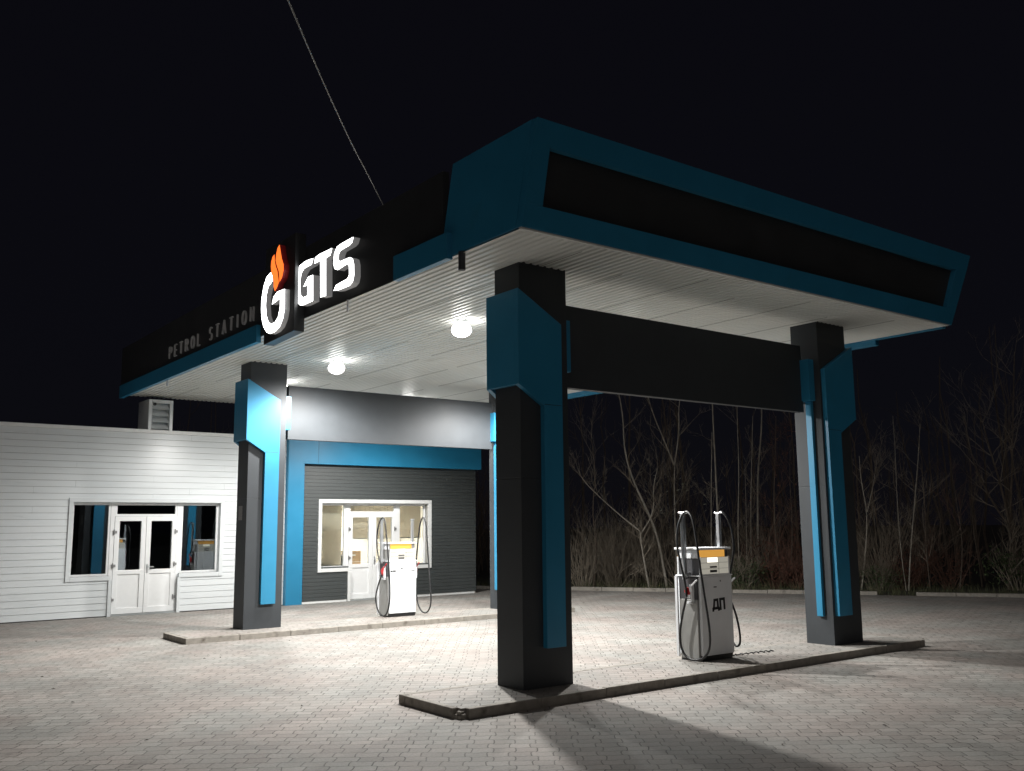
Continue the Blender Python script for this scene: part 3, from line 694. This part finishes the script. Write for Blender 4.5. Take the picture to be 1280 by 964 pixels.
# ------------------------------------------------------------------ fuel pumps
def dp_text(m, x0, z0, h, y):
    for poly in ([(.14, .2), (.3, 1), (.76, 1), (.76, .2)], [(0, .22), (.92, .22)], [(.05, .3), (.05, -.06)], [(.87, .3), (.87, -.06)], [(1.15, -.02), (1.15, 1), (1.72, 1), (1.72, -.02)]):
        for q in ribbon([(a * h * .98, b * h) for a, b in poly], h * .24):
            c, s_ = math.cos(R(3)), math.sin(R(3))
            m.prism([(x0 + a.x * c - a.y * s_, z0 + a.x * s_ + a.y * c) for a in q], lambda a, b, d: (a, d, b), y - .003, y + .002)
def pump(loc, label, hoses, front, sticker):
    t = thing('fuel_pump', label, 'fuel pump', loc, 0, 'fuel pumps on the islands')
    Wd, D = .70, .46
    b = MB(); b.box(.04, Wd - .01, .03, D - .03, 0, .09); b.build('plinth', m_black, t)
    b = MB(); b.box(.03, Wd, 0, .05, .075, 1.18); b.box(.03, Wd, D - .05, D, .075, 1.18); b.box(.05, Wd - .02, .05, D - .05, .08, 1.17); b.box(.0, Wd + .02, -.006, D + .006, 1.181, 1.2)
    body = b.build('cabinet', m_white, t, bevel=.008)
    d = MB(); d.box(.3, .36, -.004, .0, 1.02, 1.035); d.box(.44, .455, -.004, .0, 1.1, 1.12); d.build('lock', m_mon, body)
    if sticker:
        d = MB(); dp_text(d, .265, .69, .15, -.001); d.build('lettering', m_ink, body)
    else:
        d = MB()
        for a, bb in [(.05, .10), (.11, .17), (.17, .18), (.2, .31), (.57, .59), (.6, .64), (.65, .67)]: d.box(a, bb, -.003, .0, .962 if a < .18 else .97, .985 if a > .18 else .992)
        d.build('lettering', m_ink, body)
    for sx, x0, x1 in ((-1, -.006, .03), (1, Wd + .0005, Wd + .03)):
        s_ = MB(); s_.box(x0, x1, .05, D - .07, .03, .86); side = s_.build('side_panel', m_pumpgrey, t, bevel=.006)
        s_ = MB(); s_.box(x0 + .006, x1 - .006, .05, D - .07, .861, 1.17); s_.build('holster_recess', m_pumpdark, side)
        xo = x0 if sx < 0 else x1
        s_ = MB(); xa, xb = sorted((xo, xo + sx * .05)); s_.box(xa, xb, .1, .13, .82, 1.08); s_.box(xa, xb, .1, .2, .8, .83); s_.build('nozzle_bracket', m_white, side)
    e = MB(); e.box(-.03, .0, D - .05, D - .01, .05, 1.18); e.build('edge_strip', m_white, t)
    # head
    h = MB(); h.box(.04, Wd - .03, .03, D - .03, 1.2, 1.56); head = h.build('head', m_pumpdark if front else m_pumpgrey, t, bevel=.004)
    h = MB(); h.box(.0, Wd - .0, -.01, D + .01, 1.56, 1.59); h.build('top_cap', m_white, head, bevel=.006)
    for yy in (.012, D - .028):
        h = MB(); h.box(.05, .58, yy, yy + .016, 1.455, 1.555); h.build('orange_band', m_orangelit, head)
        h = MB(); h.box(.05, Wd - .04, yy, yy + .016, 1.21, 1.45); h.build('display_panel', m_pumplamp, head)
        yg = yy - .0025 if yy < .1 else yy + .0165
        h = MB(); h.box(.2, .42, yg, yg + .002, 1.38, 1.448); h.build('display_lit_band', m_pumpglow, head)  # bright zone on the display, its light put in as a glowing band
        h = MB(); h.box(.04, .05, yy - .012, yy + .02, 1.2, 1.46); h.box(Wd - .05, Wd - .03, yy - .012, yy + .02, 1.2, 1.46); h.box(.05, Wd - .05, yy - .012, yy + .02, 1.2, 1.215); h.build('display_frame', m_white, head)
        yf = yy - .003 if yy < .1 else yy + .017
        h = MB(); h.box(.25, .4, yf, yf + .002, 1.3, 1.325); h.box(.25, .4, yf, yf + .002, 1.235, 1.27); h.box(.06, Wd - .05, yf, yf + .002, 1.372, 1.376); h.box(.06, Wd - .05, yf, yf + .002, 1.288, 1.291); h.box(.44, .445, yf, yf + .002, 1.215, 1.37); h.build('readout', m_pumpdark, head)
    h = MB(); h.box(.03, .04, .05, D - .05, 1.44, 1.555); h.build('white_band', m_white, head)
    for sx, px_ in ((-1, -.05), (1, Wd + .03)):
        q = MB(); q.box(px_ - .028, px_ + .028, .2, .256, 1.14, 2.09); q.box(px_ - .02, px_ + .02, .14, .3, 2.085, 2.105)
        mast = q.build('hose_mast', m_steel, t, bevel=.006)
        q = MB(); q.box(*sorted((px_, px_ - sx * .1)), .21, .246, 1.18, 1.24); q.build('bracket', m_steel, mast)
    for pts in hoses:
        q = MB(); q.tube(smooth_pts(pts, 3), .0165, 8); q.build('hose', m_black, t, smooth=True)
    # nozzles in the holsters
    for sx, xo in ((-1, -.05), (1, Wd + .075)):
        q = MB(); q.tube([(xo, .12, 1.07), (xo - .0, .13, 1.02), (xo, .16, .95), (xo, .17, .88)], [.022, .026, .024, .02], 10); q.tube([(xo, .125, 1.04), (xo, .03, 1.12), (xo, -.0, 1.14)], [.014, .013, .012], 8)
        nz = q.build('nozzle', m_red if not sticker else m_letterside, t, smooth=True)
        q = MB(); q.tube([(xo, .2, 1.03), (xo, .24, .98), (xo, .2, .9)], .011, 6); q.box(xo - .026, xo + .026, .13, .19, .93, 1.03); q.build('grip', m_red, nz)
    return t
P1 = (3.32, .16, HK); P2 = (3.33, 9.05, HK)
hxl, hxr = -.09, .81
HA = [(hxl, .17, .90), (hxl - .01, .18, 1.1), (hxl - .03, .25, 1.42), (hxl - .03, .30, 1.64), (hxl - .02, .28, 1.9), (hxl + .02, .2, 2.1), (hxl + .02, .1, 2.11), (hxl, 0, 2.02), (hxl, -.05, 1.74), (hxl, -.10, 1.36), (hxl, -.17, .9), (hxl, -.24, .48), (hxl, -.23, .2), (hxl, -.1, .06), (hxl, .1, -.0 + .02), (hxl, .27, .08), (hxl, .345, .3), (hxl, .28, .6), (hxl, .18, .88)]
HB = [(hxr, .19, .95), (hxr + .02, .1, 1.3), (hxr + .05, .05, 1.6), (hxr + .04, .1, 1.95), (hxr, .2, 2.11), (hxr, .28, 2.1), (hxr + .04, .36, 1.95), (hxr + .06, .42, 1.6), (hxr + .05, .40, 1.1), (hxr + .1, .30, .6), (hxr + .09, .22, .22), (hxr + .05, .1, .12), (hxr + .05, .0, .2), (hxr + .03, .05, .6), (hxr, .17, .88)]
HC = [(hxl, .14, 1.14), (hxl, .26, 1.2), (hxl, .38, 1.5), (hxl, .36, 1.9), (hxl + .02, .22, 2.12), (hxl + .02, .1, 2.14), (hxl, .0, 2.0), (hxl, -.1, 1.5), (hxl, -.17, 1.1), (hxl, -.22, .7), (hxl, -.22, .3), (hxl, -.08, .06), (hxl, .1, .02), (hxl, .32, .14), (hxl, .42, .42), (hxl, .28, .7), (hxl, .14, .9)]
HD_ = [(hxr, .09, 1.0), (hxr, .03, 1.38), (hxr, -.05, 1.85), (hxr, -.12, 2.05), (hxr, -.2, 2.14), (hxr, -.28, 2.12), (hxr, -.36, 1.95), (hxr, -.44, 1.25), (hxr, -.54, .62), (hxr, -.57, .28), (hxr, -.46, .1), (hxr, -.3, .05), (hxr, -.13, .1), (hxr, .02, .28), (hxr, .06, .6), (hxr, .16, .9)]
HD_ = [(a, b + .12, c) for a, b, c in HD_]
pump(P1, 'grey fuel pump marked with two black Cyrillic letters, on the near island', [HA, HB], True, True)
pump(P2, 'brightly lit white fuel pump in front of the shop window', [HC, HD_], False, False)
# thin cable lying on the near island
m = MB(); pts = []
for q in range(26): pts.append((4.1 + q * .035, .32 + .025 * math.sin(q * 1.9) - q * .004, HK + .006 + (.02 if 0 < q < 25 and q % 3 == 0 else 0)))
m.tube(smooth_pts(pts, 2), .009, 6)
tag(m.build('loose_cable', m_black, smooth=True), 'thin black kinked cable lying on the paving beside the grey pump', 'cable')

# overhead wire from the canopy roof
m = MB(); pts = []
pa = Vector((CX0 + .05, 2.1, ZT - .03)); anchors = [(477, 246), (459, 216), (442.5, 186), (421, 140), (398, 89), (380.5, 48), (360, 0), (342, -44), (300, -150)]
dep = [depth_of(pa) * (1 - .095 * i) for i in range(len(anchors))]
pts = [pa] + [depth_pt(u, v, d) for (u, v), d in list(zip(anchors, dep))[1:]]
dv = (pts[-1] - pts[-2]).normalized(); pts.append(pts[-1] + dv * 14)
m.tube(smooth_pts(pts, 2), .0065, 6)
tag(m.build('overhead_wire', m_wire), 'single thin overhead wire rising from the canopy roof into the night sky', 'wire')

# ------------------------------------------------------------------ vegetation beyond the far kerb
def grow(mb, p, d, ln, r, depth, rg, spread=.6, up=.25, nseg=4, kids=4, side=4):
    pts = [p.copy()]; rad = [r]; q = p.copy(); dd = d.normalized()
    for i in range(nseg):
        dd = (dd + Vector((rg.gauss(0, .12), rg.gauss(0, .12), rg.gauss(up * .25, .08)))).normalized()
        q = q + dd * (ln / nseg); pts.append(q.copy()); rad.append(r * (1 - .85 * (i + 1) / nseg) + .0012)
    mb.tube(pts, rad, side, False)
    if depth <= 0: return
    for k_ in range(kids):
        f_ = rg.uniform(.25, 1.0); i = min(nseg - 1, int(f_ * nseg)); base = pts[i].lerp(pts[i + 1], f_ * nseg - i if f_ < 1 else 1)
        ax = Vector((rg.gauss(0, 1), rg.gauss(0, 1), rg.gauss(.2, .5))).normalized()
        nd = (dd + ax * spread * rg.uniform(.7, 1.5)).normalized()
        grow(mb, base, nd, ln * rg.uniform(.35, .62), rad[i] * .55, depth - 1, rg, spread, up, 3, max(2, kids - 1), 3)
def base_at(u, v): return plane_pt(u, v, 2, -.06)
def leaves(mb, p, n, spread, rg, size=.05):
    for _ in range(n):
        c = p + Vector((rg.gauss(0, spread), rg.gauss(0, spread), rg.gauss(0, spread * .8)))
        a = Vector((rg.gauss(0, 1), rg.gauss(0, 1), rg.gauss(0, 1))).normalized(); b = a.orthogonal().normalized()
        s_ = size * rg.uniform(.6, 1.4)
        mb.add([c - a * s_, c + b * s_ * .45, c + a * s_, c - b * s_ * .45], [(0, 1, 2, 3)])
def traced_tree(name, label, cat, u, v, lines, r, bark, twig, kids=9, depth=2, seed=1, leafm=None, tl=.9, group=None):
    rg = random.Random(seed); b0 = base_at(u, v); dp = depth_of(b0)
    t = thing(name, label, cat, b0, 0, group)
    trunk = MB(); crown = MB(); lf = MB()
    for li, ln in enumerate(lines):
        dj = 0; pts = []
        for (a, b) in ln:
            dj += rg.gauss(0, .18); pts.append(depth_pt(a, b, dp + dj))
        if li == 0: pts[0] = b0.copy()
        k_ = len(pts); rr = r * (1 if li == 0 else .6)
        sp = smooth_pts(pts, 2)
        rad = [rr * (1 - .75 * i / (len(sp) - 1)) for i in range(len(sp))]
        trunk.tube([q - b0 for q in sp], rad, 7)
        L_ = len(sp)
        for _ in range(kids):
            i = rg.randrange(L_ // 4, L_ - 1); d = (sp[i + 1] - sp[i]).normalized()
            d = (d * .6 + Vector((rg.gauss(0, .6), rg.gauss(0, .6), rg.uniform(0, .5)))).normalized()
            grow(crown, sp[i] - b0, d, tl * rg.uniform(.5, 1.5), rad[i] * .5, depth, rg, .7)
            if leafm and rg.random() < .7: leaves(lf, sp[i] - b0 + d * .5, 14, .3, rg)
    trunk.build('trunk', bark, t, fix=False, smooth=True)
    c = crown.build('crown', twig, t, fix=False)
    if leafm: lf.build('leaves', leafm, c, fix=False)
    return t
traced_tree('bare_tree', 'bare tree forking into a narrow V above the grey pump', 'tree', 845, 734, [[(845, 734), (846, 690), (843, 640), (843, 580)], [(843, 582), (832, 555), (815, 515), (806, 480)], [(843, 582), (849, 540), (848, 505), (856, 470)]], .05, m_bark, m_twig, 8, seed=3)
traced_tree('bare_tree', 'tall slender bare tree leaning left between the near column and the grey pump', 'tree', 834, 735, [[(834, 735), (822, 668), (807, 634), (790, 598), (780, 562), (779, 520), (772, 485)]], .05, m_bark, m_twig, 10, seed=4)
traced_tree('bare_tree', 'bare tree with a long bough slanting up to the left beside the near column', 'tree', 812, 737, [[(812, 737), (803, 690), (800, 664)], [(800, 664), (776, 645), (750, 622), (728, 600), (722, 585)], [(801, 668), (818, 640), (816, 610), (822, 585)]], .04, m_bark, m_twig, 9, seed=5)
traced_tree('birch_tree', 'straight pale double stemmed tree rising just right of the grey pump masts', 'tree', 897, 733, [[(897, 733), (899, 680), (896, 620), (893, 560), (890, 500), (890, 450)], [(891, 732), (889, 680), (889, 600), (890, 540)]], .045, m_bark, m_twig, 6, seed=6)
traced_tree('birch_tree', 'tall pale tree forking high up, left of the right column', 'tree', 948, 732, [[(948, 732), (947, 640), (947, 590), (952, 540), (952, 490), (955, 430)], [(940, 732), (938, 650), (940, 560), (941, 520)]], .045, m_bark, m_twig, 7, seed=8)
traced_tree('young_tree', 'young reddish bare tree tight against the left side of the right column', 'tree', 978, 735, [[(978, 735), (970, 680), (967, 620), (969, 570), (970, 520)], [(988, 735), (991, 660), (987, 600), (988, 550)]], .035, m_bark2, m_twigred, 12, seed=9, leafm=m_leafred)
traced_tree('young_tree', 'young bare tree with upright twigs just right of the right column', 'tree', 1077, 738, [[(1077, 738), (1083, 680), (1084, 640), (1076, 600), (1074, 570)], [(1084, 640), (1092, 605), (1096, 575)]], .028, m_bark, m_twig, 10, seed=10)
traced_tree('young_tree', 'pair of crossing thin bare stems in the dark right of the right column', 'tree', 1136, 739, [[(1136, 739), (1138, 690), (1144, 620), (1148, 570), (1150, 530)], [(1133, 739), (1126, 690), (1121, 620), (1119, 565), (1116, 520)]], .026, m_bark, m_twig, 7, seed=11)
traced_tree('young_tree', 'thin dim sapling with many side twigs, fourth stem right of the right column', 'tree', 1163, 739, [[(1163, 739), (1157, 680), (1156, 620), (1151, 580)]], .022, m_bark2, m_twig, 9, seed=12)
traced_tree('bare_tree', 'large dim tree with spreading forked boughs at the right edge', 'tree', 1262, 738, [[(1262, 738), (1264, 690), (1262, 655)], [(1262, 656), (1248, 640), (1228, 605), (1214, 570), (1205, 520)], [(1262, 656), (1252, 610), (1238, 565), (1226, 520)], [(1262, 656), (1265, 590), (1266, 520), (1268, 440)]], .07, m_bark2, m_twig, 9, seed=13, tl=1.3)
traced_tree('leafy_tree', 'small tree with a few pale leaves behind the left hose of the grey pump', 'tree', 838, 733, [[(838, 733), (832, 690), (826, 650), (815, 610), (812, 585)], [(828, 660), (842, 630), (862, 620)]], .03, m_bark2, m_twig, 9, seed=14, leafm=m_leafpale)
traced_tree('bare_tree', 'dim thin tree at the left of the opening, close to the near column', 'tree', 742, 735, [[(742, 735), (746, 680), (740, 640), (745, 590), (738, 540)]], .03, m_bark2, m_twig, 8, seed=15)
traced_tree('birch_tree', 'pair of thin pale poles between the grey pump and the forked pale tree', 'tree', 925, 733, [[(925, 733), (922, 660), (924, 590), (921, 520), (922, 470)], [(934, 731), (933, 650), (931, 580)]], .025, m_bark, m_twig, 6, seed=16)
traced_tree('young_tree', 'very dim leaning sapling midway between the right column and the right edge', 'tree', 1200, 739, [[(1200, 739), (1204, 680), (1196, 630), (1190, 590)]], .022, m_bark2, m_twigred, 8, seed=17)

# shrubs: four kinds, copied
def shrub(seed, nst, h, lean, mt, leafm=None, nleaf=0):
    rg = random.Random(seed); mb = MB(); lf = MB()
    for _ in range(nst):
        a = rg.uniform(0, 2 * math.pi); r0 = rg.uniform(0, .25)
        p = Vector((r0 * math.cos(a), r0 * math.sin(a), 0)); d = Vector((math.cos(a) * lean * rg.random(), math.sin(a) * lean * rg.random(), 1))
        grow(mb, p, d, h * rg.uniform(.5, 1.1), rg.uniform(.009, .018), 2, rg, .5, .1, 4, 3, 3)
        if leafm: leaves(lf, p + d.normalized() * h * rg.uniform(.2, .8), nleaf, .16, rg, .04)
    return mb, lf
kinds = [(21, 34, 1.5, .9, m_twig, None, 0, 'grey leafless shrub of fine tangled twigs along the far kerb', 'leafless shrubs along the far kerb'),
         (22, 22, 2.2, .6, m_twig, None, 0, 'tall thin leafless shrub of upright stems along the far kerb', 'tall leafless shrubs along the far kerb'),
         (23, 26, 1.3, .9, m_twigred, m_leafred, 14, 'reddish shrub holding dead leaves along the far kerb', 'reddish shrubs along the far kerb'),
         (24, 22, 1.1, .8, m_twig, m_leaf, 34, 'low dark green leafy shrub along the far kerb', 'green shrubs along the far kerb')]
spots = {0: [(728, 735, 1.1), (748, 733, 1), (770, 736, 1.25), (790, 734, 1), (815, 735, .9), (850, 736, .8), (1092, 738, .9), (735, 730, 1.4), (765, 729, 1.5), (800, 729, 1.3)],
         1: [(757, 731, 1), (782, 730, 1.1), (826, 731, 1), (870, 730, 1.1), (912, 731, 1), (960, 733, 1), (1068, 735, 1), (1110, 736, 1), (1150, 735, 1)],
         2: [(966, 736, 1), (982, 734, 1.3), (997, 736, 1.2), (1128, 738, .9), (1147, 736, 1.1), (1190, 737, 1)],
         3: [(928, 737, 1), (938, 735, 1.1), (912, 737, .9), (1102, 739, .9), (1275, 738, 1.2), (860, 732, 1.1)]}
for ki, (sd, ns, h_, ln_, mt, lfm, nl, lb, grp) in enumerate(kinds):
    mb, lf = shrub(sd, ns, h_, ln_, mt, lfm, nl); proto = None
    for (u, v, sc_) in spots[ki]:
        b0 = base_at(u, v)
        if proto is None:
            proto = thing('shrub', lb, 'shrub', b0, 0, grp); a = mb.build('stems', mt, proto, fix=False)
            if lfm: lf.build('leaves', lfm, proto, fix=False)
        else: dup(proto, b0, lb, rnd.uniform(0, 6.28), grp, (sc_ * rnd.uniform(.9, 1.1), sc_ * rnd.uniform(.85, 1.2)))
# unlit wood behind, reads as one mass
rg = random.Random(31); mb = MB()
for _ in range(430):
    s_ = rg.uniform(-25, 45); q = KA + kd * s_ + kn * rg.uniform(4, 22); q.z = -.06
    hh = rg.choice((rg.uniform(2, 5), rg.uniform(3, 10))); pts = [q.copy()]; 
    for i in range(6): pts.append(pts[-1] + Vector((rg.gauss(0, .12), rg.gauss(0, .12), hh / 6)))
    mb.tube(pts, [.007 * hh * (1 - .14 * i) for i in range(7)], 4, False)
    for _ in range(5):
        i = rg.randrange(1, 6); grow(mb, pts[i], Vector((rg.gauss(0, .5), rg.gauss(0, .5), .8)), rg.uniform(.6, 1.8), .014, 1, rg, .6, .2, 3, 4, 3)
struct(mb.build('distant_woods', m_bark2, fix=False), 'stuff')
mb = MB()
for _ in range(9000):
    s_ = rg.uniform(-14, 26); q = KA + kd * s_ + kn * (.2 + abs(rg.gauss(0, 1.2))); hh = rg.uniform(.06, .38); a = rg.uniform(0, 6.28); wv = Vector((math.cos(a), math.sin(a), 0)) * .006
    tip = q + Vector((rg.gauss(0, .1), rg.gauss(0, .1), hh)); q.z = -.06
    mb.add([q - wv, q + wv, tip], [(0, 1, 2)])
struct(mb.build('dry_grass', m_grass, fix=False), 'stuff')
mb = MB()
for _ in range(150):
    q = Vector((rg.uniform(-7, 14), rg.uniform(-6, 13), .004))
    if (-1.5 < q.x < 8.2) and (-.7 < q.y < .95 or 8 < q.y < 9.6): q.z = HK + .004
    s_ = rg.uniform(.008, .03); a = rg.uniform(0, 6.28); c, d = math.cos(a) * s_, math.sin(a) * s_
    mb.add([q + Vector((c, d, .002)), q + Vector((-d * .5, c * .5, .012)), q + Vector((-c, -d, .002)), q + Vector((d * .5, -c * .5, .006))], [(0, 1, 2, 3)])
struct(mb.build('leaf_litter', m_litter, fix=False), 'stuff')

# ------------------------------------------------------------------ render look
vs = sc.view_settings; vs.view_transform = 'Standard'; vs.look = 'None'; vs.exposure = .36; vs.gamma = 1
sc.display_settings.display_device = 'sRGB'
sc.cycles.max_bounces = 8; sc.cycles.diffuse_bounces = 5; sc.cycles.glossy_bounces = 4; sc.cycles.transparent_max_bounces = 12
sc.cycles.sample_clamp_indirect = 8; sc.cycles.use_denoising = True
